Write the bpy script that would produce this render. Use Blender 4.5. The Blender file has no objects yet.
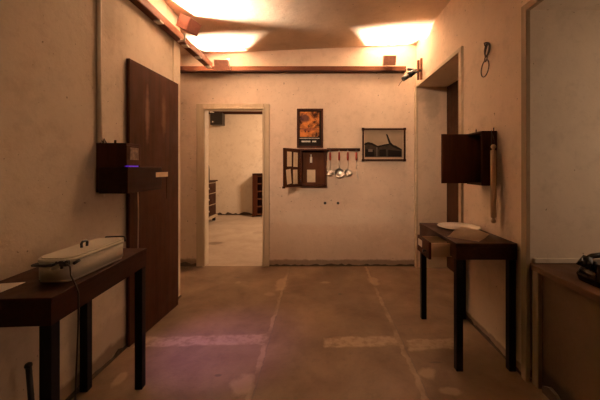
import bpy, bmesh, math, random
from mathutils import Vector, Matrix
random.seed(7)
SC = bpy.context.scene
COL = SC.collection
PI = math.pi

# ------------------------------------------------------------------ materials
def new_mat(name):
    m = bpy.data.materials.new(name); m.use_nodes = True
    nt = m.node_tree; b = nt.nodes['Principled BSDF']
    return m, nt, b

def N(nt, typ, **kw):
    n = nt.nodes.new(typ)
    for k, v in kw.items():
        if k in n.inputs.keys() if isinstance(k, str) else False:
            n.inputs[k].default_value = v
        else:
            setattr(n, k, v)
    return n

def noise(nt, vec, scale, detail=4, rough=.6, dist=0):
    n = nt.nodes.new('ShaderNodeTexNoise')
    n.inputs['Scale'].default_value = scale; n.inputs['Detail'].default_value = detail
    n.inputs['Roughness'].default_value = rough; n.inputs['Distortion'].default_value = dist
    nt.links.new(vec, n.inputs['Vector'])
    return n.outputs['Fac']

def ramp(nt, fac, a, b, lo=0., hi=1.):
    n = nt.nodes.new('ShaderNodeMapRange')
    n.inputs['From Min'].default_value = a; n.inputs['From Max'].default_value = b
    n.inputs['To Min'].default_value = lo; n.inputs['To Max'].default_value = hi
    nt.links.new(fac, n.inputs['Value'])
    return n.outputs['Result']

def math_(nt, op, a, b=None, c=None):
    n = nt.nodes.new('ShaderNodeMath'); n.operation = op
    for i, v in enumerate((a, b, c)):
        if v is None: continue
        if isinstance(v, (int, float)): n.inputs[i].default_value = v
        else: nt.links.new(v, n.inputs[i])
    return n.outputs[0]

def mix(nt, fac, a, b):
    n = nt.nodes.new('ShaderNodeMix'); n.data_type = 'RGBA'
    for sock, v in ((n.inputs['Factor'], fac), (n.inputs['A'], a), (n.inputs['B'], b)):
        if isinstance(v, (int, float)): sock.default_value = v
        elif isinstance(v, tuple): sock.default_value = (*v, 1) if len(v) == 3 else v
        else: nt.links.new(v, sock)
    return n.outputs['Result']

def bump(nt, bsdf, h, strength=.3, dist=.02):
    n = nt.nodes.new('ShaderNodeBump'); n.inputs['Strength'].default_value = strength
    n.inputs['Distance'].default_value = dist
    nt.links.new(h, n.inputs['Height']); nt.links.new(n.outputs['Normal'], bsdf.inputs['Normal'])

def coords(nt, scale=(1, 1, 1), off=(0, 0, 0)):
    g = nt.nodes.new('ShaderNodeTexCoord')
    mp = nt.nodes.new('ShaderNodeMapping')
    mp.inputs['Scale'].default_value = scale; mp.inputs['Location'].default_value = off
    nt.links.new(g.outputs['Object'], mp.inputs['Vector'])
    return mp.outputs['Vector']

def xyz(nt, v):
    s = nt.nodes.new('ShaderNodeSeparateXYZ'); nt.links.new(v, s.inputs[0])
    return s.outputs

def blob(nt, v, centre, radii, wob=.35, nscale=9., soft=.25):
    """an irregular patch of pigment round a point of the surface"""
    s = nt.nodes.new('ShaderNodeVectorMath'); s.operation = 'SUBTRACT'
    nt.links.new(v, s.inputs[0]); s.inputs[1].default_value = centre
    d = nt.nodes.new('ShaderNodeVectorMath'); d.operation = 'DIVIDE'
    nt.links.new(s.outputs[0], d.inputs[0]); d.inputs[1].default_value = radii
    l = nt.nodes.new('ShaderNodeVectorMath'); l.operation = 'LENGTH'
    nt.links.new(d.outputs[0], l.inputs[0])
    nn = noise(nt, v, nscale, 5, .6)
    f = math_(nt, 'ADD', l.outputs['Value'], math_(nt, 'MULTIPLY', math_(nt, 'SUBTRACT', nn, .5), wob * 4))
    return ramp(nt, f, 1 - soft, 1 + soft, 1, 0)

def plaster(name, a, b, stain=(.30, .22, .15), off=(0, 0, 0), rough=.9, patches=(), cracks=True, bumpy=.25, spot=.64):
    m, nt, bs = new_mat(name)
    v = coords(nt, off=off)
    big = noise(nt, v, 1.6, 5, .6, .4)
    c = mix(nt, ramp(nt, big, .3, .7), a, b)
    mid = noise(nt, v, 7, 6, .65)
    c = mix(nt, ramp(nt, mid, .52, .8, 0, .4), c, stain)
    fine = noise(nt, v, 24, 6, .7)
    c = mix(nt, ramp(nt, fine, .55, .78, 0, .3), c, stain)
    c = mix(nt, ramp(nt, fine, .28, .42, .2, 0), c, tuple(min(1, x*1.2) for x in a))
    dots = noise(nt, v, 38, 3, .5)
    c = mix(nt, ramp(nt, dots, spot + .06, spot + .10, 0, .7), c, (.12, .08, .05))
    if cracks:
        vo = nt.nodes.new('ShaderNodeTexVoronoi'); vo.feature = 'DISTANCE_TO_EDGE'
        vo.inputs['Scale'].default_value = 1.1
        nv = nt.nodes.new('ShaderNodeTexNoise'); nv.inputs['Scale'].default_value = 3; nv.inputs['Detail'].default_value = 6
        nt.links.new(v, nv.inputs['Vector'])
        ad = nt.nodes.new('ShaderNodeVectorMath'); ad.operation = 'ADD'
        nt.links.new(v, ad.inputs[0]); nt.links.new(nv.outputs['Color'], ad.inputs[1])
        nt.links.new(ad.outputs[0], vo.inputs['Vector'])
        e = ramp(nt, vo.outputs['Distance'], 0, .006, .35, 0)
        e = math_(nt, 'MULTIPLY', e, ramp(nt, big, .5, .6))
        c = mix(nt, e, c, stain)
    w = coords(nt)
    for cen, rad, colr, amt in patches:
        f = math_(nt, 'MULTIPLY', blob(nt, w, cen, rad), amt)
        c = mix(nt, f, c, colr)
    nt.links.new(c, bs.inputs['Base Color'])
    bs.inputs['Roughness'].default_value = rough
    bs.inputs['Specular IOR Level'].default_value = .25
    h = math_(nt, 'ADD', mid, math_(nt, 'MULTIPLY', noise(nt, v, 45, 4, .7), .35))
    bump(nt, bs, h, bumpy, .02)
    return m

def wood(name, a, b, axis='Z', rough=.45, scale=1., wear=None, marks=(), spec=.1):
    m, nt, bs = new_mat(name)
    s = {'X': (1.5, 22, 22), 'Y': (22, 1.5, 22), 'Z': (22, 22, 1.5)}[axis]
    v = coords(nt, tuple(k * scale for k in s))
    n1 = noise(nt, v, 1.0, 6, .65, .8)
    c = mix(nt, ramp(nt, n1, .3, .72), a, b)
    v2 = coords(nt)
    n2 = noise(nt, v2, 5, 5, .6)
    if wear: c = mix(nt, ramp(nt, n2, .6, .75, 0, .5), c, wear)
    for cen, rad, colr, amt in marks:
        c = mix(nt, math_(nt, 'MULTIPLY', blob(nt, v2, cen, rad, .4, 14, .5), amt), c, colr)
    nt.links.new(c, bs.inputs['Base Color'])
    r = ramp(nt, n2, .3, .7, rough - .1, rough + .15)
    nt.links.new(r, bs.inputs['Roughness'])
    bs.inputs['Specular IOR Level'].default_value = spec
    bump(nt, bs, n1, .12, .01)
    return m

def plain(name, a, b=None, rough=.5, metal=0., scale=12, spec=.5, bmp=.05):
    m, nt, bs = new_mat(name)
    v = coords(nt)
    n = noise(nt, v, scale, 4, .6)
    b = b or tuple(x * .8 for x in a)
    nt.links.new(mix(nt, ramp(nt, n, .35, .7), a, b), bs.inputs['Base Color'])
    bs.inputs['Roughness'].default_value = rough; bs.inputs['Metallic'].default_value = metal
    bs.inputs['Specular IOR Level'].default_value = spec
    if bmp: bump(nt, bs, n, bmp, .005)
    return m

def glow(name, colr, strength):
    m, nt, bs = new_mat(name)
    bs.inputs['Base Color'].default_value = (*colr, 1)
    bs.inputs['Emission Color'].default_value = (*colr, 1)
    bs.inputs['Emission Strength'].default_value = strength
    return m

PA = (.76, .62, .49); PB = (.67, .53, .41); ST = (.36, .26, .17)
M = {}
M['wall_back'] = plaster('plaster_back', PA, PB, ST, (3, 1, 2), patches=[
    ((-.15, 3.85, .33), (1.2, 1, .30), (.60, .44, .32), .55),
    ((.25, 3.85, .62), (.9, 1, .10), (.76, .66, .54), .5),
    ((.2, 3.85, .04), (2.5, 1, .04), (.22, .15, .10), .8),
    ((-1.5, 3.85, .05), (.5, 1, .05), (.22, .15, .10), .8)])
M['wall_left'] = plaster('plaster_left', (.70, .60, .47), (.60, .50, .38), ST, (8, 4, 1), bumpy=.3, patches=[
    ((-1.37, 1.95, .12), (1, .35, .16), (.42, .34, .26), .6),
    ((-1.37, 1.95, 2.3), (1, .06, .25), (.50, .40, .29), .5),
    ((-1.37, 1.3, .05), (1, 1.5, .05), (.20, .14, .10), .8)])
M['wall_right'] = plaster('plaster_right', (.76, .61, .46), (.68, .54, .40), ST, (1, 9, 5), patches=[
    ((1.232, 2.3, .2), (1, .5, .25), (.56, .45, .33), .5),
    ((1.41, 3.79, 2.06), (.10, .3, .20), (.42, .34, .25), .55),
    ((1.32, 3.79, 2.16), (.10, .3, .08), (.42, .34, .25), .55),
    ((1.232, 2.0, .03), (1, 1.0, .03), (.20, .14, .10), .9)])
M['niche'] = plaster('plaster_niche', (.72, .63, .52), (.60, .52, .42), (.34, .28, .22), (5, 5, 8), bumpy=.15)
M['niche_panel'] = plaster('niche_panel', (.15, .09, .045), (.10, .06, .03), (.08, .05, .03), (2, 7, 3), patches=[
    ((1.27, 1.6, .03), (1, .6, .09), (.05, .035, .02), .9),
    ((1.27, 1.76, .22), (1, .05, .08), (.07, .05, .03), .8)])
M['ceiling'] = plaster('plaster_ceiling', (.70, .58, .44), (.56, .45, .33), (.40, .29, .19), (6, 2, 2), bumpy=.35)
M['inner'] = plaster('plaster_inner', (.74, .65, .52), (.68, .58, .45), ST, (4, 4, 4), cracks=False)

def floor_mat(name, a, b, marks):
    m, nt, bs = new_mat(name)
    v = coords(nt)
    n1 = noise(nt, v, 2.2, 6, .6, .3); n2 = noise(nt, v, 16, 5, .65); n3 = noise(nt, v, 60, 3, .6)
    c = mix(nt, ramp(nt, n1, .3, .7), a, b)
    c = mix(nt, ramp(nt, n2, .5, .8, 0, .4), c, tuple(x * .6 for x in b))
    light = (.32, .235, .155)
    if marks:
        x, y, z = xyz(nt, v)
        wob = math_(nt, 'MULTIPLY', math_(nt, 'SUBTRACT', noise(nt, v, 9, 5, .65), .5), .09)
        def band(coord, cen, w):
            d = math_(nt, 'ABSOLUTE', math_(nt, 'SUBTRACT', math_(nt, 'ADD', coord, wob), cen))
            return ramp(nt, d, w * .8, w * 1.15, 1, 0)
        def rng(coord, lo, hi):
            cc = math_(nt, 'ADD', coord, wob)
            return math_(nt, 'MULTIPLY', ramp(nt, cc, lo - .01, lo + .01), ramp(nt, cc, hi - .01, hi + .01, 1, 0))
        # worn cross band of lighter screed in three lengths
        yy = math_(nt, 'ADD', y, math_(nt, 'MULTIPLY', x, -.05))
        for lo, hi, cen, amt in ((-1.32, -.39, 2.24, .75), (.03, .56, 2.17, .8), (.63, 1.0, 2.11, .7)):
            f = math_(nt, 'MULTIPLY', band(yy, cen, .062), rng(x, lo, hi))
            f = math_(nt, 'MULTIPLY', f, ramp(nt, n2, .35, .55, .15, 1))
            c = mix(nt, math_(nt, 'MULTIPLY', f, amt), c, light)
        # long joints, crumbling pale
        for cx, amt in ((-.39, .55), (.58, .6)):
            f = math_(nt, 'MULTIPLY', band(x, cx, .016), ramp(nt, noise(nt, v, 4, 5, .7), .42, .6))
            c = mix(nt, math_(nt, 'MULTIPLY', f, amt), c, light)
            d = math_(nt, 'ABSOLUTE', math_(nt, 'SUBTRACT', math_(nt, 'ADD', x, math_(nt, 'MULTIPLY', wob, .3)), cx + .02))
            c = mix(nt, ramp(nt, d, .002, .006, .5, 0), c, (.10, .07, .05))
        for cen, rad, amt in (((-.42, 3.25, 0), (.06, .16, 1), .7), ((.60, 3.35, 0), (.05, .12, 1), .7), ((.66, 1.85, 0), (.05, .05, 1), .5),
                              ((-.45, 1.75, 0), (.06, .08, 1), .5), ((-1.2, 1.8, 0), (.03, .06, 1), .6), ((.05, 3.3, 0), (.05, .03, 1), .5),
                              ((-.5, 3.0, 0), (.05, .04, 1), .35), ((.74, 1.7, 0), (.06, .03, 1), .5), ((-.9, 3.3, 0), (.03, .04, 1), .4)):
            c = mix(nt, math_(nt, 'MULTIPLY', blob(nt, v, cen, rad, .4, 14), amt), c, light)
        for cen, rad, amt in (((-.62, 1.83, 0), (.02, .012, 1), .8), ((.75, 1.95, 0), (.04, .008, 1), .7), ((.2, 3.0, 0), (.02, .02, 1), .7), ((-.95, 3.45, 0), (.04, .015, 1), .6)):
            c = mix(nt, math_(nt, 'MULTIPLY', blob(nt, v, cen, rad, .3, 30), amt), c, (.07, .05, .03))
    else:
        for cen, rad, amt in (((-1.75, 5.0, 0), (.13, .10, 1), .8), ((-1.2, 5.8, 0), (.10, .12, 1), .4)):
            c = mix(nt, math_(nt, 'MULTIPLY', blob(nt, v, cen, rad, .3, 10), amt), c, (.16, .11, .07))
    nt.links.new(c, bs.inputs['Base Color'])
    nt.links.new(ramp(nt, n1, .3, .7, .42, .68), bs.inputs['Roughness'])
    bs.inputs['Specular IOR Level'].default_value = .35
    bump(nt, bs, math_(nt, 'ADD', n2, math_(nt, 'MULTIPLY', n3, .4)), .18, .015)
    return m
M['floor'] = floor_mat('floor_screed', (.185, .115, .064), (.112, .069, .038), True)
M['floor_inner'] = floor_mat('floor_inner', (.42, .34, .26), (.34, .27, .20), False)

M['dark'] = wood('dark_wood', (.048, .016, .008), (.024, .009, .005), 'Y')
M['darkx'] = wood('dark_wood_x', (.048, .016, .008), (.024, .009, .005), 'X')
M['darkz'] = wood('dark_wood_z', (.075, .022, .009), (.038, .0115, .005), 'Z')
M['inside'] = wood('cabinet_inside', (.115, .042, .015), (.07, .025, .010), 'Z', .55)
M['leg'] = plain('leg_black', (.006, .0055, .006), (.010, .009, .008), .6, spec=.15)
M['leaf'] = wood('door_leaf_wood', (.072, .024, .010), (.036, .012, .005), 'Z', .5, .8, marks=[
    ((.03, .20, 1.66), (1, .022, .16), (.22, .12, .07), .6),
    ((.03, .42, 1.70), (1, .026, .13), (.20, .11, .06), .5),
    ((.03, .30, 1.2), (1, .2, .25), (.09, .038, .018), .4)])
M['panel'] = wood('brown_door', (.075, .028, .012), (.04, .016, .008), 'Z', .5)
M['rail'] = wood('rail_wood', (.17, .065, .032), (.10, .038, .020), 'X', .6)
M['raily'] = wood('rail_wood_y', (.17, .065, .032), (.10, .038, .020), 'Y', .6)
M['box'] = plain('flood_box_red', (.30, .10, .062), (.20, .065, .04), .65, scale=30)
M['boxd'] = plain('flood_box_brown', (.20, .085, .05), (.13, .055, .035), .6, scale=30)
M['boxin'] = plain('flood_inside', (.10, .06, .04), rough=.7)
M['trim'] = wood('frame_paint', (.60, .49, .35), (.48, .38, .26), 'Z', .6, .6, wear=(.40, .30, .20))
M['trimy'] = wood('frame_paint_y', (.60, .49, .35), (.48, .38, .26), 'Y', .6, .6, wear=(.40, .30, .20))
M['peel'] = wood('peeling_frame', (.40, .31, .21), (.26, .19, .12), 'Z', .65, .5, wear=(.10, .07, .045))
M['white'] = plain('white_paint', (.74, .68, .58), (.66, .60, .50), .45)
M['enamel'] = plain('white_enamel', (.62, .57, .47), (.54, .49, .40), .5, scale=5, spec=.3)
M['enamel_lid'] = plain('white_enamel_lid', (.66, .60, .48), (.58, .52, .41), .45, scale=5, spec=.35)
M['black'] = plain('black_metal', (.012, .011, .011), (.02, .018, .016), .38)
M['gloss'] = plain('black_bakelite', (.003, .003, .0035), (.005, .0045, .0045), .16, spec=.45, bmp=0)
M['paper'] = plain('cream_paper', (.66, .55, .38), (.58, .47, .32), .8, scale=20)
M['paperw'] = plain('white_paper', (.78, .72, .62), (.72, .66, .56), .8, scale=20)
M['tag'] = plain('tan_card', (.72, .58, .40), (.62, .49, .33), .8, scale=40)
M['sheet'] = plain('tan_sheet', (.54, .40, .27), (.46, .34, .23), .8, scale=14)
M['china'] = plain('white_china', (.78, .74, .66), (.72, .68, .60), .22, spec=.5, bmp=0)
M['lightwood'] = wood('drawer_wood', (.66, .50, .34), (.56, .41, .27), 'X', .6, .6)
M['pinwood'] = wood('rolling_pin_wood', (.56, .39, .25), (.42, .28, .17), 'Z', .5, 1.2)
M['steel'] = plain('steel', (.75, .70, .63), (.62, .57, .51), .32, 1.0)
M['redh'] = plain('red_handle', (.34, .035, .018), (.26, .025, .014), .4)
M['rust'] = plain('rusty_wire', (.09, .05, .032), (.05, .03, .02), .6, .5)
M['cord'] = plain('pale_cord', (.42, .33, .22), rough=.7)
M['cordd'] = plain('dark_cord', (.05, .035, .025), rough=.6)
M['dirt'] = plain('dirty_edge', (.085, .058, .038), (.05, .035, .024), .9, scale=25)
M['lamp'] = glow('lamp_white', (1.0, .62, .33), 6)
M['purple'] = glow('purple_led', (.16, .03, .75), .32)
M['dot'] = plain('pale_disc', (.8, .75, .66), rough=.4)
M['jambwhite'] = plain('white_jamb', (.80, .72, .58), (.72, .62, .48), .5)

# ------------------------------------------------------------------ mesh helpers
class MB:
    def __init__(s): s.bm = bmesh.new()
    def _new(s, mtx, verts, smooth=False, mi=0):
        if mtx is not None: bmesh.ops.transform(s.bm, matrix=mtx, verts=verts)
        fs = {f for v in verts for f in v.link_faces}
        for f in fs: f.smooth = smooth; f.material_index = mi
    def box(s, x0, x1, y0, y1, z0, z1, bev=0., mtx=None, mi=0):
        r = bmesh.ops.create_cube(s.bm, size=1)
        vs = r['verts']
        c = Vector(((x0+x1)/2, (y0+y1)/2, (z0+z1)/2)); d = (abs(x1-x0), abs(y1-y0), abs(z1-z0))
        for v in vs: v.co = Vector((v.co.x*d[0], v.co.y*d[1], v.co.z*d[2])) + c
        if bev:
            es = list({e for v in vs for e in v.link_edges})
            r = bmesh.ops.bevel(s.bm, geom=es, offset=min(bev, min(d)*.45), segments=2, affect='EDGES', profile=.5)
            vs = list({v for f in r['faces'] for v in f.verts})
        s._new(mtx, vs, False, mi); return s
    def cyl(s, p, q, r1, r2=None, seg=20, mi=0, mtx=None):
        p, q = Vector(p), Vector(q); r2 = r1 if r2 is None else r2
        d = q - p
        r = bmesh.ops.create_cone(s.bm, cap_ends=True, segments=seg, radius1=r1, radius2=r2, depth=d.length)
        m = Matrix.Translation((p+q)/2) @ d.to_track_quat('Z', 'Y').to_matrix().to_4x4()
        if mtx is not None: m = mtx @ m
        vs = r['verts']; bmesh.ops.transform(s.bm, matrix=m, verts=vs)
        for f in {f for v in vs for f in v.link_faces}:
            f.smooth = len(f.verts) == 4; f.material_index = mi
        return s
    def tube(s, pts, r, seg=8, closed=False, mi=0):
        pts = [Vector(p) for p in pts]; n = len(pts); rings = []
        up = None
        for i, p in enumerate(pts):
            if closed: t = pts[(i+1) % n] - pts[i-1]
            else: t = pts[min(i+1, n-1)] - pts[max(i-1, 0)]
            t.normalize()
            if up is None:
                up = t.orthogonal().normalized()
            up = (up - t * up.dot(t)).normalized()
            w = t.cross(up)
            rings.append([s.bm.verts.new(p + (up*math.cos(a) + w*math.sin(a)) * r) for a in [2*PI*k/seg for k in range(seg)]])
        m = n if closed else n-1
        for i in range(m):
            a, b = rings[i], rings[(i+1) % n]
            for k in range(seg):
                f = s.bm.faces.new((a[k], a[(k+1) % seg], b[(k+1) % seg], b[k])); f.smooth = True; f.material_index = mi
        if not closed:
            for rg, rev in ((rings[0], True), (rings[-1], False)):
                f = s.bm.faces.new(rg[::-1] if rev else rg); f.material_index = mi
        return s
    def lathe(s, prof, origin=(0, 0, 0), seg=28, mtx=None, mi=0):
        o = Vector(origin); rings = []; allv = []
        for r, z in prof:
            if r < 1e-5:
                v = s.bm.verts.new(o + Vector((0, 0, z))); rings.append([v]); allv.append(v)
            else:
                rg = [s.bm.verts.new(o + Vector((r*math.cos(2*PI*k/seg), r*math.sin(2*PI*k/seg), z))) for k in range(seg)]
                rings.append(rg); allv += rg
        fs = []
        for a, b in zip(rings, rings[1:]):
            for k in range(seg):
                k2 = (k+1) % seg
                if len(a) == 1 and len(b) == 1: continue
                if len(a) == 1: fs.append(s.bm.faces.new((a[0], b[k2], b[k])))
                elif len(b) == 1: fs.append(s.bm.faces.new((a[k], a[k2], b[0])))
                else: fs.append(s.bm.faces.new((a[k], a[k2], b[k2], b[k])))
        for f in fs: f.smooth = True; f.material_index = mi
        if mtx is not None: bmesh.ops.transform(s.bm, matrix=mtx, verts=allv)
        return s
    def prism(s, poly, ex, smooth=False, mi=0, mtx=None):
        """poly: 3-D points of one face, ex: extrusion vector"""
        ex = Vector(ex)
        a = [s.bm.verts.new(Vector(p)) for p in poly]; b = [s.bm.verts.new(Vector(p) + ex) for p in poly]
        n = len(a); fs = [s.bm.faces.new(a[::-1]), s.bm.faces.new(b)]
        for k in range(n):
            f = s.bm.faces.new((a[k], a[(k+1) % n], b[(k+1) % n], b[k])); f.smooth = smooth; fs.append(f)
        for f in fs: f.material_index = mi
        if mtx is not None: bmesh.ops.transform(s.bm, matrix=mtx, verts=a+b)
        return s
    def build(s, name, mats, parent=None, origin=None):
        bmesh.ops.recalc_face_normals(s.bm, faces=s.bm.faces)
        o0 = Vector(origin) if origin is not None else (parent_base(parent) if parent else Vector((0, 0, 0)))
        if o0.length: bmesh.ops.translate(s.bm, vec=-o0, verts=s.bm.verts)
        me = bpy.data.meshes.new(name); s.bm.to_mesh(me); s.bm.free()
        if not isinstance(mats, (list, tuple)): mats = [mats]
        for m in mats: me.materials.append(m)
        o = bpy.data.objects.new(name, me); COL.objects.link(o)
        if parent: o.parent = parent
        else: o.location = o0
        return o

def parent_base(p):
    """world base of a parent: meshes below it are written in world coordinates and shifted"""
    b = Vector((0, 0, 0))
    while p is not None: b = b + Vector(p.location); p = p.parent
    return b

def tag(o, label, cat, group=None):
    o['label'] = label; o['category'] = cat
    if group: o['group'] = group
    return o
def thing(name, loc, label, cat, group=None):
    o = bpy.data.objects.new(name, None); COL.objects.link(o); o.location = loc
    o.empty_display_size = .05
    return tag(o, label, cat, group)
def struct(mb, name, mat, parent=None, origin=None):
    o = mb.build(name, mat, parent, origin)
    if not parent: o['kind'] = 'structure'
    return o
def bx(*a, **k): return MB().box(*a, **k)
def rotz(p, ang): return Matrix.Translation(Vector(p)) @ Matrix.Rotation(ang, 4, 'Z') @ Matrix.Translation(-Vector(p))

# ------------------------------------------------------------------ the room
BY = 3.85          # back wall
LX = -1.37; RX = 1.232
def zc(x): return 2.79 + .045 * x      # the ceiling rises a little towards the right

struct(bx(-2.9, 2.0, -1.6, 3.85, -.12, 0), 'floor', M['floor'])
struct(bx(-3.4, 1.3, 3.85, 8.2, -.12, -.001), 'floor_inner', M['floor_inner'])
m = MB(); m.prism([(-2.9, -1.6, zc(-2.9)), (2.0, -1.6, zc(2.0)), (2.0, 3.95, zc(2.0)), (-2.9, 3.95, zc(-2.9))], (0, 0, .12))
struct(m, 'ceiling', M['ceiling'])
ZT = 3.0
# back wall with the doorway
m = MB()
m.box(-2.9, -1.488, BY, BY+.09, 0, ZT).box(-.718, 2.0, BY, BY+.09, 0, ZT).box(-1.488, -.718, BY, BY+.09, 2.03, ZT)
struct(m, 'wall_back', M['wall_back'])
# left wall, ending free before the back wall
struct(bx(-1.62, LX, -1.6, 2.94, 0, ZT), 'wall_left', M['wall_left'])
m = MB(); m.box(-3.0, -2.9, 2.6, 3.95, 0, ZT).box(-2.9, -1.62, 2.6, 2.70, 0, ZT)
struct(m, 'wall_recess', M['wall_left'])
# right wall with thick doorway and deep niche
m = MB()
m.box(RX, 1.66, 3.79, BY, 0, ZT)
m.box(RX, 1.66, 2.60, 3.79, 2.284, ZT)
m.box(RX, 1.66, 1.80, 2.60, 0, ZT)
m.box(RX, 1.66, -1.6, .55, 0, ZT)
m.box(RX, 1.66, .55, 1.80, 2.215, ZT)
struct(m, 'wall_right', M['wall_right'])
# lining of the niche: far reveal, near reveal, head
m = MB()
m.box(1.240, 2.0, 1.79, 1.80, .70, 2.215).box(1.240, 2.0, .55, .56, .70, 2.215).box(1.240, 2.0, .56, 1.79, 2.205, 2.215)
m.box(1.66, 2.0, 1.80, 1.9, .0, ZT).box(1.66, 2.0, .45, .55, 0, ZT).box(1.66, 2.0, .55, 1.8, 2.215, ZT)
struct(m, 'wall_niche', M['niche'])
struct(bx(1.272, 1.5, .55, 1.80, 0, .665), 'wall_under_sill', M['niche_panel'])
struct(bx(2.0, 2.1, -1.6, 4.0, 0, .665), 'wall_outer', M['niche'])
struct(bx(-1.7, 2.1, -1.7, -1.6, 0, ZT), 'wall_front', M['wall_left'])
m = MB(); m.box(1.66, 1.76, 2.5, 3.95, 0, ZT)
struct(m, 'wall_passage', M['wall_right'])
# window at the back of the niche (just beyond the frame)
w = struct(MB().box(1.95, 2.0, .56, .62, .70, 2.2).box(1.95, 2.0, 1.73, 1.79, .70, 2.2).box(1.95, 2.0, .62, 1.73, .70, .76)
           .box(1.95, 2.0, .62, 1.73, 2.14, 2.2).box(1.955, 1.995, 1.155, 1.195, .76, 2.14), 'window_1', M['trim'])
g, nt, bs = new_mat('window_glass')
tr = nt.nodes.new('ShaderNodeBsdfTransparent'); gl = nt.nodes.new('ShaderNodeBsdfGlossy'); mx = nt.nodes.new('ShaderNodeMixShader')
gl.inputs['Roughness'].default_value = .03; mx.inputs['Fac'].default_value = .08
nt.links.new(tr.outputs[0], mx.inputs[1]); nt.links.new(gl.outputs[0], mx.inputs[2])
nt.links.new(mx.outputs[0], nt.nodes['Material Output'].inputs['Surface'])
MB().box(1.972, 1.978, .62, 1.155, .76, 2.14).build('window_pane', g, w)
MB().box(1.972, 1.978, 1.195, 1.73, .76, 2.14).build('window_pane', g, w)

# the niche's wooden frame (peeling) and sill
m = MB()
m.box(1.214, 1.240, 1.768, 1.812, 0, 2.235, .003)                    # jamb
m.box(1.214, 1.240, .52, .565, 0, 2.235, .003)
m.box(1.214, 1.240, .565, 1.768, 2.192, 2.235, .003)
struct(m, 'trim_1', M['peel'])
struct(bx(1.246, 1.272, 1.715, 1.765, 0, .665, .003), 'trim_2', M['peel'])
sill = MB(); sill.box(1.235, 1.95, .566, 1.766, .668, .70, .004).box(1.245, 1.95, 1.766, 1.789, .668, .70)
sl = struct(sill, 'trim_3', wood('sill_wood', (.14, .075, .04), (.085, .045, .025), 'Y', .5, .6))
struct(bx(1.27, 1.94, 1.772, 1.789, .701, .728, .003), 'trim_4', M['niche'])

# frame of the back doorway
m = MB()
for x0, x1 in ((-1.578, -1.488), (-.718, -.648)):
    m.box(x0, x1, BY-.028, BY, 0, 2.078, .006)
m.box(-1.488, -.718, BY-.028, BY, 2.025, 2.078, .006)
m.box(-1.50, -1.474, BY-.040, BY-.026, 0, 2.02, .004).box(-.732, -.706, BY-.040, BY-.026, 0, 2.02, .004).box(-1.50, -.706, BY-.040, BY-.026, 2.005, 2.03, .004)
struct(m, 'trim_5', M['trim'])
m = MB(); m.box(-1.489, -1.470, BY-.01, BY+.11, 0, 2.03).box(-.736, -.717, BY-.01, BY+.11, 0, 2.03).box(-1.489, -.717, BY-.01, BY+.11, 2.012, 2.032)
struct(m, 'trim_6', M['jambwhite'])
# edging of the thick doorway on the right
m = MB()
m.box(1.206, 1.236, 3.78, 3.835, 0, 2.31, .004).box(1.212, 1.236, 2.575, 2.63, 0, 2.30, .004).box(1.212, 1.236, 2.575, 3.835, 2.275, 2.31, .004)
struct(m, 'trim_7', M['trimy'])
d = struct(bx(1.60, 1.655, 2.61, 3.785, .01, 2.278), 'door_1', M['panel'])
MB().cyl((1.60, 2.75, 1.05), (1.555, 2.75, 1.05), .010).cyl((1.56, 2.75, 1.05), (1.56, 2.87, 1.05), .009).build('door_handle', M['steel'], d)
# crumbling dark edge where the walls meet the floor
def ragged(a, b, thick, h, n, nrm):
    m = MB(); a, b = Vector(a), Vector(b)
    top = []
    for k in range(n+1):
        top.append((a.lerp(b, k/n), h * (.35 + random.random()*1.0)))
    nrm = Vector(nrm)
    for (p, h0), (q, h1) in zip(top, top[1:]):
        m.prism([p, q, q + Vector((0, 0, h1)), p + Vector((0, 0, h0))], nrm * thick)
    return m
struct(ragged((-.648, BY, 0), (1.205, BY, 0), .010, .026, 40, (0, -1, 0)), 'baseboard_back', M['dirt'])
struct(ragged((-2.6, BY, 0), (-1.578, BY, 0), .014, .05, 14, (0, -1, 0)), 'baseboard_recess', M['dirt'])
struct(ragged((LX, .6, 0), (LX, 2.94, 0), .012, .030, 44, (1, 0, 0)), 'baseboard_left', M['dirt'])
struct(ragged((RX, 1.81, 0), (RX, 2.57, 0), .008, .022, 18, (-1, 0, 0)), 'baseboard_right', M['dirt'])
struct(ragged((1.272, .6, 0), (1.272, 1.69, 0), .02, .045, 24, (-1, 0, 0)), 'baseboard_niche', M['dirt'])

# inner room
m = MB(); m.box(-3.5, 1.4, 7.94, 8.04, 0, 3.0)
struct(m, 'wall_inner_back', M['inner'])
struct(bx(-3.5, -3.4, 3.94, 7.94, 0, 3.0), 'wall_inner_left', M['inner'])
struct(bx(1.3, 1.4, 3.94, 7.94, 0, 3.0), 'wall_inner_right', M['inner'])
struct(bx(-3.5, 1.4, 3.94, 8.04, 2.95, 3.05), 'ceiling_inner', M['inner'])
struct(ragged((-3.0, 7.94, 0), (.5, 7.94, 0), .012, .06, 50, (0, -1, 0)), 'baseboard_inner', M['dirt'])

# ------------------------------------------------------------------ rails and floodlights
r = thing('lighting_rail', (-1.335, 1.0, 2.495), 'brown wooden rail with pale clips running high along the left wall', 'rail')
MB().box(-1.369, -1.300, -1.0, 3.64, 2.462, 2.532, .006).build('rail_body', M['raily'], r)
for y in (1.7, 2.46, 2.95, 3.26, 3.56):
    MB().box(-1.350, -1.296, y-.03, y+.03, 2.452, 2.466, .002).build('clip', M['white'], r)
r = thing('lighting_rail', (0, 3.81, 2.51), 'brown wooden rail fixed straight across the back wall above the doorway', 'rail')
MB().box(-2.6, 1.09, 3.785, 3.849, 2.475, 2.545, .006).build('rail_body', M['rail'], r)
MB().box(-2.6, 1.08, 3.765, 3.80, 2.468, 2.486, .003).build('rail_lip', M['darkx'], r)

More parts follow.
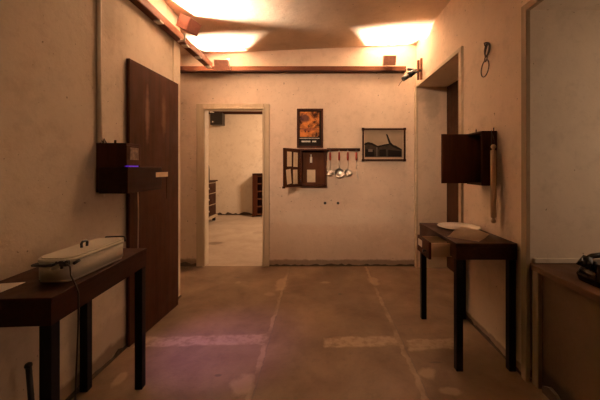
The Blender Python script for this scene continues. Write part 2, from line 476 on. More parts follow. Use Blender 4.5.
def floodlight(loc, aim, label, mat, w=.20, h=.13, d=.15, power=30, spread=150, bracket=None, light=True):
    """open-fronted box lamp; aim is the direction the open front faces"""
    t = thing('floodlight', loc, label, 'floodlight', 'box floodlights on the rails')
    q = Vector(aim).normalized().to_track_quat('Z', 'X').to_matrix().to_4x4()
    mt = Matrix.Translation(Vector(loc)) @ q
    th = .006
    m = MB()
    m.box(-h/2, h/2, -w/2, w/2, -d/2, -d/2+th, .001, mt)
    for sx in (-1, 1):
        m.box(sx*h/2-th/2, sx*h/2+th/2, -w/2, w/2, -d/2, d/2, .001, mt)
        m.box(-h/2, h/2, sx*w/2-th/2, sx*w/2+th/2, -d/2, d/2, .001, mt)
    m.build('housing', mat, t)
    MB().cyl((0, -w*.36, -d/2+.040), (0, w*.36, -d/2+.040), .007, mtx=mt).build('lamp_tube', M['lamp'], t)
    if bracket:
        MB().tube(bracket, .008, 8).build('bracket', M['white'], t)
    if light:
        la = bpy.data.lights.new('flood_lamp', 'POINT'); la.shadow_soft_size = .009
        la.energy = power; la.color = LAMP
        lo = bpy.data.objects.new('flood_lamp', la); COL.objects.link(lo); lo.parent = t
        lo.location = Vector(aim).normalized() * (d/2-.048)
    return t
LAMP = (1.0, .72, .54)
PW = 160
floodlight((-1.18, 2.70, 2.545), (.42, -.12, .9), 'red-brown box floodlight tilted on a pale bent bracket by the left rail', M['box'], .14, .12, .11, PW*.85,
           bracket=[(-1.296, 2.80, 2.455), (-1.325, 2.80, 2.440), (-1.262, 2.80, 2.452), (-1.245, 2.76, 2.50)])
floodlight((-1.212, 3.69, 2.528), (.03, -.30, .95), 'brown box floodlight where the two wooden rails meet in the corner', M['boxd'], .15, .09, .115, PW,
           bracket=[(-1.13, 3.775, 2.50), (-1.125, 3.74, 2.53), (-1.128, 3.70, 2.61)])
floodlight((.858, 3.715, 2.588), (0, -.30, .95), 'brown box floodlight near the right end of the back wall rail', M['boxd'], .14, .09, .115, PW,
           bracket=[(.858, 3.80, 2.548), (.858, 3.77, 2.556), (.858, 3.755, 2.57)])

# spotlight on bracket in the right corner
t = thing('spotlight', (1.20, 3.62, 2.33), 'small black spotlight with a dangling wire on two wooden battens beside the right doorway head', 'spotlight')
MB().box(1.208, 1.231, 3.60, 3.635, 2.325, 2.58, .003).build('batten', M['raily'], t)
MB().box(1.15, 1.172, 3.53, 3.56, 2.30, 2.53, .003).build('batten', M['raily'], t)
MB().cyl((1.215, 3.61, 2.43), (1.04, 3.56, 2.43), .016).cyl((1.16, 3.54, 2.39), (1.06, 3.54, 2.385), .012).build('arm', M['black'], t)
MB().cyl((1.12, 3.53, 2.40), (1.045, 3.51, 2.345), .030, .034).cyl((1.045, 3.51, 2.345), (1.03, 3.505, 2.334), .022).cyl((1.03, 3.505, 2.334), (.965, 3.49, 2.29), .030, .026).build('lamp_body', M['black'], t)
MB().tube([(.97, 3.49, 2.29), (.945, 3.48, 2.26), (.925, 3.48, 2.235), (.91, 3.48, 2.21)], .004, 6).build('wire', M['rust'], t)
c = MB().tube([(1.085, 3.78, 2.51), (1.12, 3.75, 2.49), (1.10, 3.70, 2.44), (1.115, 3.62, 2.44), (1.13, 3.57, 2.43)], .006, 6).build('cable', M['white'])
tag(c, 'short pale cable looping from the rail end to the corner spotlight', 'cable')

# conduit, seam cable on the left wall
c = MB().cyl((-1.357, 1.845, 1.42), (-1.357, 1.845, 2.70), .0125).build('conduit', M['jambwhite'], None, (-1.357, 1.845, 1.42))
tag(c, 'pale painted conduit pipe rising from the left wall cabinet', 'pipe')
c = MB().cyl((-1.364, 2.79, .01), (-1.364, 2.79, 2.45), .006).build('cable', M['trim'], None, (-1.364, 2.79, .01))
tag(c, 'pale cable running down the left wall beside the brown door leaf', 'cable')

# ------------------------------------------------------------------ door leaf leaning flat on the left wall
loc = (-1.368, 2.11, 0)
t = thing('door_leaf', loc, 'tall dark brown door leaf with two pale smears standing along the left wall', 'door')
ang = -math.atan2(.034, .645)
lf = bx(0.004, .030, 0, .655, .004, 2.035, .003).build('leaf', M['leaf'], None)
lf.parent = t; t.rotation_euler.z = ang
k = MB().box(.030, .033, .46, .60, 1.0, 1.2).build('lock_plate', M['panel']); k.parent = t

# ------------------------------------------------------------------ left wall cabinet
t = thing('wall_cabinet', (-1.37, 1.835, 1.10), 'dark box cabinet with purple light strip hanging on the left wall', 'cabinet')
CY = 1.835
m = MB()
m.box(-1.369, -1.185, CY, CY+.014, 1.115, 1.417, .002)                       # near side
m.box(-1.369, -1.185, 1.97, 1.985, 1.115, 1.417, .002)
m.box(-1.369, -1.36, CY, 1.985, 1.115, 1.417)
m.box(-1.369, -1.185, CY, 1.985, 1.403, 1.417, .002).box(-1.369, -1.185, CY, 1.985, 1.115, 1.129, .002)
m.build('body', M['darkz'], t)
MB().box(-1.197, -1.183, CY+.001, 1.984, 1.280, 1.403, .002).build('door', M['darkz'], t)
p = MB().box(-1.1825, -1.1805, 1.868, 1.952, 1.315, 1.392).build('picture', plain('faded_photo', (.30, .20, .13), (.09, .055, .035), .5, scale=45), t)
p['label'] = 'small faded photograph'
m = MB(); m.box(-1.345, -1.168, CY-.012, 2.215, 1.108, 1.270, .003)
dr = m.build('drawer', M['dark'], t)
MB().box(-1.196, -1.170, CY+.0, 1.935, 1.271, 1.279, .001).build('light_strip', M['purple'], t)['label'] = 'thin glowing purple strip'
MB().box(-1.168, -1.166, 2.135, 2.30, 1.197, 1.232).build('paper_label', M['paper'], dr)
MB().tube([(-1.355, 1.85, 1.41), (-1.352, 1.85, 1.45), (-1.345, 1.85, 1.432), (-1.33, 1.85, 1.405)], .0035, 6).build('hanger', M['rust'], t)
MB().tube([(-1.345, 1.86, 1.41), (-1.338, 1.86, 1.447), (-1.325, 1.86, 1.42)], .0035, 6).build('hanger', M['rust'], t)
MB().cyl((-1.262, 1.85, 1.415), (-1.262, 1.85, 1.436), .006).build('screw', M['rust'], t)
MB().cyl((-1.33, 1.85, 1.117), (-1.33, 1.85, 1.085), .005).build('screw', M['white'], t)
c = MB().tube([(-1.19, 1.96, 1.109), (-1.188, 1.962, .95), (-1.19, 1.96, .75), (-1.195, 1.97, .4), (-1.2, 1.98, .012)], .0035, 6).build('cord', M['cord'], None, (-1.19, 1.96, .012))
tag(c, 'thin pale cord hanging below the left wall cabinet in front of the door leaf', 'cord')

# ------------------------------------------------------------------ tables
def table(x0, x1, y0, y1, label, opening=None):
    t = thing('console_table', ((x0+x1)/2, (y0+y1)/2, 0), label, 'table', 'narrow console tables')
    zt = .797
    MB().box(x0, x1, y0, y1, zt-.024, zt, .003).build('table_top', M['dark'], t)
    m = MB(); e = .003
    m.box(x0+e, x1-e, y0+e, y0+.025, .695, zt-.024).box(x0+e, x1-e, y1-.025, y1-e, .695, zt-.024)
    m.box(x1-.025, x1-e, y0+.025, y1-.025, .695, zt-.024)
    if opening:
        m.box(x0+e, x0+.025, y0+.025, opening[0], .695, zt-.024).box(x0+e, x0+.025, opening[1], y1-.025, .695, zt-.024)
    else: m.box(x0+e, x0+.025, y0+.025, y1-.025, .695, zt-.024)
    m.build('apron', M['dark'], t)
    s = .042; i = .005
    for lx in (x0+i, x1-i-s):
        for ly in (y0+i, y1-i-s):
            MB().box(lx, lx+s, ly, ly+s, 0, .694, .003).build('leg', M['leg'], t)
    return t
TL = table(-1.362, -1.012, 1.06, 1.735, 'dark console table against the left wall carrying the long white case')
a_ = math.radians(3.6); pv = Vector((-1.362, 1.735, 0))
TL.location = pv + Matrix.Rotation(a_, 3, 'Z') @ (Vector(TL.location) - pv); TL.rotation_euler.z = a_
TR = table(.842, 1.222, 1.855, 2.545, 'dark console table with open drawer against the right wall', (1.95, 2.172))
dw = MB()
dw.box(.722, .90, 1.955, 1.963, .684, .771).box(.722, .90, 2.158, 2.166, .684, .771).box(.722, .90, 1.963, 2.158, .684, .692)
drw = dw.build('drawer', M['lightwood'], TR); drw['label'] = 'pale wooden drawer pulled out'
MB().box(.706, .722, 1.944, 2.178, .670, .780, .002).build('drawer_front', M['darkz'], drw)
MB().box(.7035, .706, 2.075, 2.150, .715, .760).build('label_card', M['paperw'], drw)
MB().cyl((.706, 1.99, .715), (.690, 1.99, .715), .005).cyl((.690, 1.99, .715), (.680, 1.99, .715), .011).build('knob', M['black'], drw)

# ------------------------------------------------------------------ long white enamel case on the left table
kz = .798
t = thing('enamel_case', (-1.095, 1.40, kz), 'long white enamel case with black handles lying on the left table', 'case')
def stadium(x0, x1, y0, y1, r, z, n=7):
    pts = []
    for cx, cy, a0 in ((x1-r, y1-r, 0), (x0+r, y1-r, 90), (x0+r, y0+r, 180), (x1-r, y0+r, 270)):
        for k in range(n+1):
            a = math.radians(a0 + 90*k/n); pts.append((cx + r*math.cos(a), cy + r*math.sin(a), z))
    return pts
kx0, kx1, ky0, ky1 = -1.172, -1.018, 1.222, 1.585
m = MB(); m.prism(stadium(kx0+.004, kx1-.004, ky0+.004, ky1-.004, .045, kz), (0, 0, .012), True); m.prism(stadium(kx0, kx1, ky0, ky1, .048, kz+.010), (0, 0, .072), True)
m.build('case_body', M['enamel'], t)
m = MB(); m.prism(stadium(kx0-.003, kx1+.003, ky0-.003, ky1+.003, .05, kz+.082), (0, 0, .012), True); m.prism(stadium(kx0+.006, kx1-.006, ky0+.006, ky1-.006, .044, kz+.094), (0, 0, .006), True)
m.build('lid', M['enamel_lid'], t)
m = MB(); xm = -1.10
m.tube([(xm, 1.385, kz+.099), (xm, 1.383, kz+.118), (xm, 1.39, kz+.126), (xm, 1.41, kz+.126), (xm, 1.418, kz+.118), (xm, 1.416, kz+.099)], .0055, 8)
m.build('lid_handle', M['black'], t)
m = MB(); m.tube([(-1.15, 1.222, kz+.078), (-1.15, 1.200, kz+.078), (-1.10, 1.195, kz+.078), (-1.075, 1.202, kz+.078), (-1.075, 1.222, kz+.078)], .0055, 8)
m.build('end_handle', M['black'], t)
m = MB(); m.tube([(-1.15, 1.586, kz+.080), (-1.145, 1.606, kz+.098), (-1.06, 1.612, kz+.100), (-1.045, 1.606, kz+.098), (-1.03, 1.586, kz+.080)], .004, 8)
m.build('end_handle', M['black'], t)
m = MB(); m.box(-1.052, -1.020, 1.207, 1.228, kz+.070, kz+.092, .004).cyl((-1.06, 1.204, kz+.088), (-1.016, 1.214, kz+.088), .006).cyl((-1.045, 1.214, kz+.06), (-1.045, 1.214, kz+.09), .005).cyl((-1.013, 1.235, kz+.075), (-1.013, 1.262, kz+.080), .006)
m.build('latch', M['black'], t)
for a_, b_ in (((-1.052, 1.20, kz+.094), (-1.046, 1.205, kz+.100)), ((-1.03, 1.203, kz+.094), (-1.026, 1.209, kz+.100)), ((-1.083, 1.208, kz+.066), (-1.083, 1.212, kz+.058))):
    MB().cyl(a_, b_, .004).build('latch_pin', M['steel'], t)
c = MB().tube([(-1.022, 1.206, kz+.085), (-1.005, 1.206, kz+.072), (-.998, 1.203, kz+.035), (-.980, 1.20, kz+.006), (-.966, 1.20, kz-.03), (-.966, 1.20, .66), (-.975, 1.20, .45), (-.985, 1.20, .2), (-1.02, 1.22, .012), (-1.08, 1.27, .010)], .003, 6).build('cord', M['cordd'], None, (-.99, 1.20, .01))
tag(c, 'thin dark cord hanging from the white case down past the table edge', 'cord')

p = MB().prism([(-1.345, 1.118, .7975), (-1.203, 1.122, .7975), (-1.206, 1.228, .7975), (-1.34, 1.20, .7975)], (0, 0, .002)).build('paper_sheet', M['paperw'], None, (-1.27, 1.17, .7975))
tag(p, 'white paper sheet lying on the left table before the case', 'paper')
st = MB().cyl((-1.292, 1.36, .005), (-1.292, 1.33, .385), .011).lathe([(0, -.012), (.012, -.008), (.015, 0), (.012, .01), (0, .016)], (-1.292, 1.329, .39), 14).build('walking_stick', M['black'], None, (-1.292, 1.36, .005))
tag(st, 'short black stick with rounded top standing under the left table', 'stick')

# ------------------------------------------------------------------ right wall cabinet, rolling pin, ring
t = thing('wall_cabinet', (1.232, 2.1, 1.14), 'dark cabinet with its door swung into the room on the right wall', 'cabinet')
m = MB()
X0 = 1.125
m.box(X0, 1.231, 2.085, 2.099, 1.14, 1.522, .002).box(X0, 1.231, 2.286, 2.30, 1.14, 1.522, .002)
m.box(X0, 1.231, 2.099, 2.286, 1.14, 1.154, .002).box(X0, 1.231, 2.099, 2.286, 1.508, 1.522, .002).box(1.222, 1.231, 2.099, 2.286, 1.154, 1.508)
m.build('body', M['darkz'], t)
mt = rotz((X0, 2.295, 0), math.radians(4))
MB().box(X0-.205, X0, 2.281, 2.296, 1.146, 1.520, .002, mt).build('door', M['darkz'], t)
MB().cyl((X0-.002, 2.29, 1.20), (X0-.002, 2.29, 1.24), .006).build('hinge', M['black'], t)
MB().cyl((X0-.002, 2.29, 1.42), (X0-.002, 2.29, 1.46), .006).build('hinge', M['black'], t)
MB().cyl((X0+.02, 2.2, 1.52), (X0+.02, 2.2, 1.545), .004).build('hanger', M['rust'], t)
MB().cyl((1.21, 2.09, 1.52), (1.21, 2.09, 1.545), .004).build('hanger', M['rust'], t)
t = thing('rolling_pin', (1.182, 2.045, .885), 'pale wooden rolling pin hanging on a string from the right wall cabinet', 'rolling pin')
px, py = 1.182, 2.045
MB().lathe([(0, .925), (.017, .926), (.0185, .935), (.0185, 1.375), (.017, 1.384), (0, 1.385)], (px, py, 0), 20).build('roller', M['pinwood'], t)
hp = lambda z, s: [(0, z), (.009, z), (.009, z+s*.010), (.016, z+s*.016), (.017, z+s*.026), (.011, z+s*.037), (0, z+s*.040)]
MB().lathe(hp(.925, -1), (px, py, 0), 16).build('handle', M['pinwood'], t)
MB().lathe(hp(1.385, 1), (px, py, 0), 16).build('handle', M['pinwood'], t)
MB().tube([(px-.012, py, 1.40), (px-.008, py+.01, 1.46), (px+.003, py+.03, 1.525), (px+.010, py+.01, 1.46), (px+.012, py, 1.40)], .0025, 6).build('string', M['cordd'], t)

t = thing('wire_ring', (1.225, 2.21, 1.94), 'rusty wire ring hanging from a twisted hook high on the right wall', 'ring')
def ell(cx, cz, ry, rz, x, n=28, tilt=0, y=2.21):
    return [(x + .004*math.sin(2*PI*k/n), y + cx + ry*math.cos(2*PI*k/n)*math.cos(tilt) - rz*math.sin(2*PI*k/n)*math.sin(tilt), cz + ry*math.cos(2*PI*k/n)*math.sin(tilt) + rz*math.sin(2*PI*k/n)*math.cos(tilt)) for k in range(n)]
MB().tube(ell(.005, 1.998, .050, .062, 1.218, tilt=.1), .0042, 6, True).build('ring', M['rust'], t)
MB().tube(ell(-.028, 2.125, .034, .046, 1.216, tilt=-.15), .0055, 6, True).tube(ell(-.034, 2.115, .020, .046, 1.212, tilt=.25), .0045, 6, True).tube(ell(-.012, 2.066, .016, .024, 1.216), .004, 6, True).build('twisted_wire', M['rust'], t)
MB().cyl((1.231, 2.205, 2.185), (1.205, 2.205, 2.18), .004).tube([(1.21, 2.205, 2.182), (1.208, 2.20, 2.165), (1.212, 2.195, 2.15)], .005, 6).build('nail', M['rust'], t)

# plate and papers on the right table
pl = MB().lathe([(0, 0), (.085, 0), (.095, .004), (.150, .016), (.155, .019), (.150, .021), (.098, .009), (.085, .006), (0, .005)], (1.065, 2.305, .7975), 48).build('plate', M['china'], None, (1.065, 2.305, .7975))
tag(pl, 'round white china plate on the right table', 'plate')
def sheetpoly(pts, z):
    n = 8; m = MB()
    a, b, c, d_ = [Vector((*p, 0)) for p in pts]
    g = [[None]*(n+1) for _ in range(n+1)]
    for i in range(n+1):
        for j in range(n+1):
            u, v = i/n, j/n
            p = a.lerp(b, u).lerp(d_.lerp(c, u), v)
            p.z = z(p.x, p.y)
            g[i][j] = m.bm.verts.new(p)
    for i in range(n):
        for j in range(n):
            f = m.bm.faces.new((g[i][j], g[i+1][j], g[i+1][j+1], g[i][j+1])); f.smooth = True
    bmesh.ops.solidify(m.bm, geom=list(m.bm.faces), thickness=-.0015)
    return m
def zz(x, y):
    dd = math.hypot(x-1.065, y-2.305)
    base = .8195 if dd < .18 else .8195 - min(1, (dd-.18)/.12) * .020
    return base + .001*math.sin(40*x)
p = sheetpoly([(.862, 2.035), (1.00, 1.89), (1.165, 2.065), (1.075, 2.275)], zz).build('paper_sheet', M['sheet'], None, (1.02, 2.06, .80))
tag(p, 'tan paper sheet lying half over the white plate', 'paper')

# ------------------------------------------------------------------ back wall: cabinet, poster, rail with utensils, picture
t = thing('wall_cabinet', (-.08, 3.85, .99), 'open wooden cabinet with paper tags on its door hanging on the back wall', 'cabinet')
cx0, cx1, z0, z1, yf = -.250, .075, 1.028, 1.497, 3.755
m = MB()
m.box(cx0, cx0+.022, yf, 3.849, z0, z1, .002).box(cx1-.022, cx1, yf, 3.849, z0, z1, .002)
m.box(cx0, cx1, yf, 3.849, z0, z0+.022, .002).box(cx0-.02, cx1+.01, yf-.01, 3.849, z1-.022, z1, .002)
m.build('body', M['darkz'], t)
MB().box(cx0+.022, cx1-.022, 3.835, 3.849, z0+.022, z1-.022).build('back_panel', M['inside'], t)
MB().box(-.165, -.06, 3.832, 3.835, 1.075, 1.235).build('paper_note', M['paper'], t)
MB().box(-.128, -.100, 3.828, 3.835, 1.325, 1.40, .003).cyl((-.114, 3.83, 1.40), (-.114, 3.826, 1.43), .006).build('key_tag', M['paperw'], t)
hm = rotz((cx0, yf, 0), math.radians(55))
dm = MB(); dm.box(cx0-.30, cx0, yf-.001, yf+.017, z0-.002, z1-.002, .003, hm).box(cx0-.31, cx0-.28, yf-.006, yf+.02, z0-.01, z0+.014, .002, hm)
dd = dm.build('door', M['darkz'], t)
for (u, v, tilt) in ((-.205, 1.365, 0.0), (-.090, 1.36, .03), (-.215, 1.155, -.12), (-.095, 1.150, -.02)):
    tm = hm @ Matrix.Translation((cx0+u, yf-.004, v)) @ Matrix.Rotation(tilt, 4, 'Y')
    MB().box(-.040, .040, 0, .003, -.088, .088, 0, tm).build('paper_tag', M['tag'], dd)
MB().cyl((cx0, yf-.004, 1.08), (cx0, yf-.004, 1.12), .007).build('hinge', M['black'], t)
MB().cyl((cx0, yf-.004, 1.38), (cx0, yf-.004, 1.42), .007).build('hinge', M['black'], t)

# poster
fire, nt, bs = new_mat('poster_print')
v = coords(nt); n1 = noise(nt, v, 9, 5, .6, 1.2); n2 = noise(nt, v, 22, 4, .6, .5)
c = mix(nt, ramp(nt, n1, .40, .58), (.045, .014, .010), (.62, .23, .06))
c = mix(nt, ramp(nt, n2, .55, .75, 0, .5), c, (.80, .40, .14))
c = mix(nt, math_(nt, 'MULTIPLY', blob(nt, v, (-.20, 0, .38), (.06, 1, .05), .3, 16), .85), c, (.06, .03, .04))
c = mix(nt, math_(nt, 'MULTIPLY', blob(nt, v, (-.13, 0, .235), (.10, 1, .02), .3, 16), .6), c, (.22, .07, .05))
nt.links.new(c, bs.inputs['Base Color']); bs.inputs['Roughness'].default_value = .7; bs.inputs['Specular IOR Level'].default_value = .1
fz0, fz1, fx0, fx1 = 1.515, 2.015, -.295, .040
t = thing('poster', (0, 3.85, fz0), 'framed orange poster with two lines of pale lettering on the back wall', 'poster')
m = MB(); fw = .024
m.box(fx0, fx0+fw, 3.822, 3.849, fz0, fz1, .003).box(fx1-fw, fx1, 3.822, 3.849, fz0, fz1, .003).box(fx0+fw, fx1-fw, 3.822, 3.849, fz0, fz0+fw, .003).box(fx0+fw, fx1-fw, 3.822, 3.849, fz1-fw, fz1, .003)
m.build('frame', M['darkz'], t)
MB().box(fx0+fw, fx1-fw, 3.838, 3.848, fz0+fw, fz1-fw).build('backing', plain('poster_black', (.018, .012, .010), rough=.7, spec=.1), t)
MB().box(fx0+fw+.012, fx1-fw-.026, 3.8365, 3.838, 1.655, fz1-fw-.014).build('print', fire, t)
m = MB()
x = fx0+.035
while x < fx1-.045:
    wv = random.uniform(.004, .009); m.box(x, x+wv, 3.8368, 3.838, 1.633, 1.641); x += wv + .0025
m.build('lettering', M['dot'], t)
x = fx0+.06
for n_ in (9, 4):
    m = MB()
    for k in range(n_):
        wv = random.uniform(.007, .012); m.box(x, x+wv, 3.8368, 3.838, 1.588, 1.606); x += wv + .003
    m.build('lettering', M['dot'], t); x += .022

# utensil rail
t = thing('utensil_rail', (.30, 3.83, 1.478), 'short dark wooden hook rail beside the open back wall cabinet', 'rail')
MB().box(.088, .512, 3.825, 3.849, 1.472, 1.510, .003).build('board', M['darkx'], t)
UX = (.128, .243, .352, .462)
for x in UX:
    MB().tube([(x, 3.826, 1.492), (x, 3.812, 1.490), (x, 3.806, 1.480), (x, 3.810, 1.474)], .003, 6).build('hook', M['black'], t)
def utensil(name, x, label, head, cat):
    y = 3.810
    t = thing(name, (x, y, 1.12), label, cat)
    MB().tube([(x + .010*math.sin(a), y, 1.468 + .010*math.cos(a)) for a in [2*PI*k/12 for k in range(12)]], .002, 6, True).build('hanging_loop', M['steel'], t)
    MB().lathe([(0, 1.352), (.010, 1.354), (.013, 1.39), (.012, 1.44), (.009, 1.458), (0, 1.460)], (x, y, 0), 14).build('handle', M['redh'], t)
    MB().tube([(x, y, 1.354), (x, y, 1.29), (x, y, 1.235)], .0035, 6).build('shaft', M['steel'], t)
    head(x, y, t)
def bowl(r, cz, dx, holes=False):
    def f(x, y, t):
        prof = [(r*math.cos(a), -r*.62*math.sin(a)) for a in [PI/2*k/7 for k in range(8)]][::-1]
        prof = [(max(0, p[0]) if i else 0, p[1]) for i, p in enumerate(prof)]
        prof += [(r*.97, .001)] + [(r*.93*math.cos(a), -r*.56*math.sin(a)) for a in [PI/2*k/7 for k in range(1, 7)]] + [(0, -r*.56)]
        mt = Matrix.Translation((x+dx, y-.012, cz)) @ Matrix.Rotation(math.radians(58), 4, 'X')
        MB().lathe(prof, (0, 0, 0), 24, mt).build('bowl', M['steel'], t)
    return f
def skim(x, y, t):
    mt = Matrix.Translation((x, y-.008, 1.195)) @ Matrix.Rotation(math.radians(80), 4, 'X')
    prof = [(0, -.012), (.03, -.010), (.052, -.002), (.060, .006), (.062, .008), (.058, .008), (.050, .001), (.03, -.007), (0, -.009)]
    MB().lathe(prof, (0, 0, 0), 26, mt).build('skimmer_disc', M['steel'], t)
    m = MB()
    for rr, n in ((.016, 6), (.032, 12), (.047, 16)):
        for k in range(n):
            a = 2*PI*k/n
            p = mt @ Vector((rr*math.cos(a), rr*math.sin(a), -.004 if rr > .04 else -.0075)); q = mt @ Vector((rr*math.cos(a), rr*math.sin(a), .002))
            m.cyl(p, q, .0042, seg=8)
    m.build('perforation', M['black'], t)
def fork(x, y, t):
    m = MB(); m.prism([(x-.004, y, 1.22), (x+.006, y, 1.22), (x+.018, y, 1.17), (x+.030, y, 1.125), (x+.020, y, 1.12), (x+.008, y, 1.15), (x+.002, y, 1.17)], (0, -.003, 0))
    m.build('spatula_blade', M['steel'], t)
utensil('ladle', UX[0], 'small steel ladle with red handle, nearest the open cabinet on the hook rail', bowl(.042, 1.20, -.004), 'ladle')
utensil('skimmer', UX[1], 'round steel skimmer with red handle hanging between the two ladles', skim, 'skimmer')
utensil('ladle', UX[2], 'large steel ladle with red handle hanging between skimmer and spatula', bowl(.050, 1.205, 0), 'ladle')
utensil('spatula', UX[3], 'narrow steel spatula with red handle, nearest the framed picture', fork, 'spatula')
for x in (.064, .231):
    pg = MB().cyl((x, 3.849,   .807), (x, 3.842, .807), .018, seg=12).build('wall_plug', M['black'], None, (x, 3.849, .807))
    tag(pg, 'small dark wall plug in the plaster below the utensils', 'plug', 'wall plugs in the back wall')

# framed picture
t = thing('framed_picture', (.818, 3.85, 1.345), 'black framed picture of low dark roofs and a raised pole on the back wall', 'picture')
ax0, ax1, az0, az1 = .540, 1.092, 1.348, 1.765; fw = .022
m = MB()
m.box(ax0, ax0+fw, 3.822, 3.849, az0, az1, .003).box(ax1-fw, ax1, 3.822, 3.849, az0, az1, .003).box(ax0+fw, ax1-fw, 3.822, 3.849, az0, az0+fw, .003).box(ax0+fw, ax1-fw, 3.822, 3.849, az1-fw, az1, .003)
for cxx in (ax0+.01, ax1-.01):
    for czz in (az0+.01, az1-.01): m.box(cxx-.016, cxx+.016, 3.820, 3.848, czz-.016, czz+.016, .003)
m.build('frame', M['darkx'], t)
MB().box(ax0+fw, ax1-fw, 3.840, 3.848, az0+fw, az1-fw).build('mount', M['sheet'], t)
def P(u, v): return (ax0 + (ax1-ax0)*u, 3.8385, az0 + (az1-az0)*v)
def shapes(polys, y, mi, m):
    for poly in polys: m.prism([(P(u, v)[0], y, P(u, v)[2]) for u, v in poly], (0, .0006, 0), mi=mi)
m = MB()
shapes([[(.06, .10), (.94, .10), (.94, .93), (.06, .93)]], 3.8392, 0, m)
shapes([[(.06, .12), (.92, .12), (.92, .36), (.78, .47), (.64, .52), (.54, .50), (.36, .44), (.24, .50), (.10, .56), (.06, .56)]], 3.8384, 1, m)
shapes([[(.05, .53), (.13, .58), (.24, .55), (.36, .46), (.52, .51), (.62, .53), (.63, .49), (.52, .465), (.36, .41), (.22, .49), (.12, .51), (.05, .48)],
        [(.55, .82), (.585, .82), (.66, .57), (.74, .47), (.90, .37), (.90, .33), (.72, .42), (.62, .52)],
        [(.06, .12), (.28, .12), (.28, .33), (.06, .36)], [(.40, .14), (.55, .14), (.55, .36), (.40, .34)], [(.60, .13), (.90, .13), (.90, .30), (.60, .34)]], 3.8376, 2, m)
shapes([[(.14, .28), (.24, .28), (.24, .36), (.14, .36)], [(.33, .14), (.35, .14), (.35, .42), (.33, .42)]], 3.8370, 3, m)
m.build('print', [plain('photo_sky', (.36, .28, .20), (.30, .23, .16), .7, scale=5, spec=.1), plain('photo_mid', (.055, .042, .03), (.028, .022, .016), .75, scale=30, spec=.1), plain('photo_dark', (.012, .009, .008), rough=.75, spec=.1), plain('photo_pale', (.13, .10, .075), rough=.4)], t)

# ------------------------------------------------------------------ telephone on the niche sill
tx, ty, tz = 1.378, 1.465, .7005
t = thing('telephone', (tx, ty, tz), 'old glossy black telephone standing on the wooden sill of the niche', 'telephone')
m = MB()
lo = stadium(tx-.070, tx+.070, ty-.075, ty+.075, .035, tz, 5); hi = stadium(tx-.055, tx+.055, ty-.045, ty+.05, .022, tz+.104, 5); mid_ = stadium(tx-.078, tx+.078, ty-.080, ty+.080, .035, tz+.030, 5)
rings = [[m.bm.verts.new(p) for p in rr] for rr in (lo, mid_, hi)]
for a, b in zip(rings, rings[1:]):
    n = len(a)
    for k in range(n):
        f = m.bm.faces.new((a[k], a[(k+1) % n], b[(k+1) % n], b[k])); f.smooth = True
m.bm.faces.new(rings[0][::-1]); m.bm.faces.new(rings[-1])
m.build('body', M['gloss'], t)
for sx in (-.04, .04): MB().cyl((tx+sx, ty, tz+.082), (tx+sx, ty, tz+.112), .010, .013).build('cradle', M['gloss'], t)
hs = MB()
hs.tube([(tx-.078, ty, tz+.118), (tx-.05, ty, tz+.134), (tx, ty, tz+.140), (tx+.05, ty, tz+.134), (tx+.078, ty, tz+.118)], .013, 12)
hs.cyl((tx-.068, ty, tz+.132), (tx-.088, ty, tz+.080), .020, .034).cyl((tx+.068, ty, tz+.132), (tx+.088, ty, tz+.080), .020, .034)
hs.build('handset', M['gloss'], t)
dq = Matrix.Translation((tx-.005, ty-.066, tz+.066)) @ Matrix.Rotation(math.radians(62), 4, 'X')
dl = MB().lathe([(0, 0), (.036, 0), (.038, .004), (.036, .008), (0, .010)], (0, 0, 0), 28, dq).build('dial', M['gloss'], t)
m = MB()
for k in range(10):
    a = math.radians(30*k+40); p = dq @ Vector((.026*math.cos(a), .026*math.sin(a), .0075)); q = dq @ Vector((.026*math.cos(a), .026*math.sin(a), .0105)); m.cyl(p, q, .0042, seg=10)
m.build('finger_holes', M['dot'], dl)

# ------------------------------------------------------------------ inner room furniture
t = thing('bookcase', (-1.45, 7.78, 0), 'dark narrow open bookcase against the far wall seen through the doorway', 'bookcase')
bx0, bx1, by0, by1, bh = -1.72, -1.16, 7.62, 7.92, 1.075
MB().box(bx0, bx0+.03, by0, by1, 0, bh, .002).build('side_panel', M['darkz'], t)
MB().box(bx1-.03, bx1, by0, by1, 0, bh, .002).build('side_panel', M['darkz'], t)
MB().box(bx0, bx1, by0-.01, by1, bh, bh+.03, .003).build('top_panel', M['darkx'], t)
MB().box(bx0+.03, bx1-.03, by1-.012, by1, 0, bh).build('back_panel', M['darkz'], t)
MB().box(bx0+.03, bx0+.13, by0+.002, by0+.016, .03, bh).build('door_stile', M['darkz'], t)
for k in range(6):
    MB().box(bx0+.03, bx1-.03, by0+.02, by1-.012, .05+k*.195, .068+k*.195).build('shelf', M['raily'], t)
t = thing('dresser', (-2.8, 6.7, 0), 'dark chest of drawers with pale edges standing against the inner room left side', 'dresser')
MB().box(-3.05, -2.50, 6.1, 7.2, .10, .93, .004).build('body', M['darkz'], t)
MB().box(-3.08, -2.46, 6.07, 7.23, .93, .96, .006).build('top_panel', M['dark'], t)
for z0_, z1_ in ((.16, .40), (.42, .66), (.68, .90)):
    d2 = MB().box(-2.50, -2.485, 6.14, 7.16, z0_, z1_, .003).build('drawer', M['dark'], t)
    MB().box(-2.486, -2.476, 6.12, 7.18, z1_-.004, z1_+.010, .002).build('drawer_edge', M['cord'], d2)
    MB().cyl((-2.486, 6.65, (z0_+z1_)/2), (-2.455, 6.65, (z0_+z1_)/2), .018).build('knob', M['steel'], d2)
for lx in (-3.03, -2.56):
    for ly in (6.12, 7.12): MB().box(lx, lx+.06, ly, ly+.06, 0, .10).build('foot', M['leg'], t)
MB().box(-2.50, -2.44, 6.2, 7.15, .10, .15, .003).build('plinth_board', M['cord'], t)
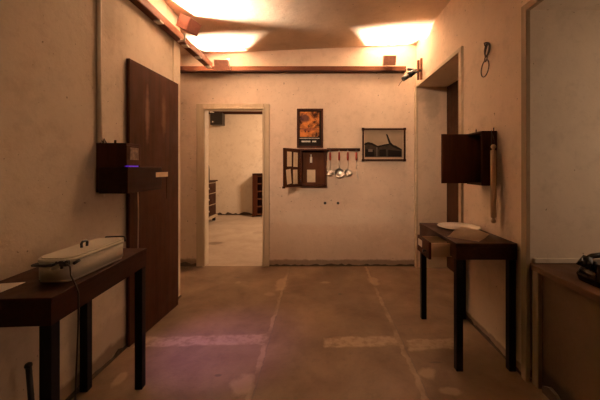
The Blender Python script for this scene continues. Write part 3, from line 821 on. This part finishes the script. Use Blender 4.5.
bt = MB().lathe([(0, 0), (.055, .002), (.06, .02), (.06, .25), (.05, .32), (.026, .40), (.022, .60), (.026, .605), (.026, .63), (0, .632)], (-2.535, 6.72, .9605), 20).build('bottle', M['black'], None, (-2.535, 6.72, .9605))
tag(bt, 'tall dark bottle standing on the dresser in the inner room', 'bottle')
r = MB().box(-3.3, 1.2, 7.88, 7.939, 2.665, 2.735, .004).build('lighting_rail', M['darkx'], None, (-1, 7.91, 2.70))
tag(r, 'dark rail high on the far wall of the inner room', 'rail')
t = thing('loudspeaker', (-2.64, 7.76, 2.36), 'black box loudspeaker hanging under the rail in the inner room', 'loudspeaker')
MB().box(-2.80, -2.49, 7.64, 7.86, 2.345, 2.655, .006).build('cabinet_box', M['black'], t)
MB().cyl((-2.73, 7.64, 2.42), (-2.73, 7.632, 2.42), .045, seg=20).build('speaker_cone', M['cordd'], t)
MB().cyl((-2.73, 7.632, 2.42), (-2.73, 7.625, 2.42), .018, seg=16).build('dust_cap', M['dot'], t)
MB().box(-2.83, -2.77, 7.70, 7.90, 2.655, 2.70, .003).build('bracket', M['white'], t)

# ------------------------------------------------------------------ lights
def area(name, loc, aim, size, energy, color, sy=None, spread=180):
    la = bpy.data.lights.new(name, 'AREA'); la.size = size; la.energy = energy; la.color = color; la.spread = math.radians(spread)
    if sy: la.shape = 'RECTANGLE'; la.size_y = sy
    o = bpy.data.objects.new(name, la); COL.objects.link(o); o.location = loc
    o.rotation_euler = (Vector(aim) - Vector(loc)).to_track_quat('-Z', 'Y').to_euler()
    return o
area('daylight_window', (2.25, 1.17, 1.5), (1.6, 1.30, 1.3), 1.1, 5.5, (1.0, .66, .42), 1.4)
area('inner_lamp', (.2, 6.2, 2.6), (-1.6, 7.0, 1.0), .5, 70, (1.0, .62, .38))
sp = bpy.data.lights.new('purple_lamp', 'SPOT'); sp.energy = 34; sp.color = (.52, .20, 1.0); sp.spot_size = math.radians(50); sp.spot_blend = 1; sp.shadow_soft_size = .03
so = bpy.data.objects.new('purple_lamp', sp); COL.objects.link(so); so.location = (-1.13, 1.90, 1.285)
so.rotation_euler = (Vector((-.72, 2.15, 0)) - so.location).to_track_quat('-Z', 'Y').to_euler()

s2 = bpy.data.lights.new('fill_spot', 'SPOT'); s2.energy = 290; s2.color = (1.0, .66, .43); s2.spot_size = math.radians(46); s2.spot_blend = 1; s2.shadow_soft_size = .08  # added fill light behind the camera, no fixture, brightens the back wall
s2o = bpy.data.objects.new('fill_spot', s2); COL.objects.link(s2o); s2o.location = (-.75, -1.0, 2.6)
s2o.rotation_euler = (Vector((.15, 3.85, 1.75)) - s2o.location).to_track_quat('-Z', 'Y').to_euler()
wd = bpy.data.worlds.new('world'); SC.world = wd; wd.use_nodes = True
wd.node_tree.nodes['Background'].inputs['Color'].default_value = (.5, .42, .34, 1)
wd.node_tree.nodes['Background'].inputs['Strength'].default_value = .02

# ------------------------------------------------------------------ camera
cd = bpy.data.cameras.new('camera'); cam = bpy.data.objects.new('camera', cd); COL.objects.link(cam)
cam.location = (0, 0, 1.27); cam.rotation_euler = (PI/2, 0, 0)
cd.sensor_width = 36; cd.lens = 18
cd.shift_x = -20/600; cd.shift_y = -33/600
cd.clip_start = .05
SC.camera = cam
SC.view_settings.view_transform = 'Standard'; SC.view_settings.look = 'None'; SC.view_settings.gamma = 1
SC.view_settings.use_curve_mapping = False
SC.view_settings.exposure = .5
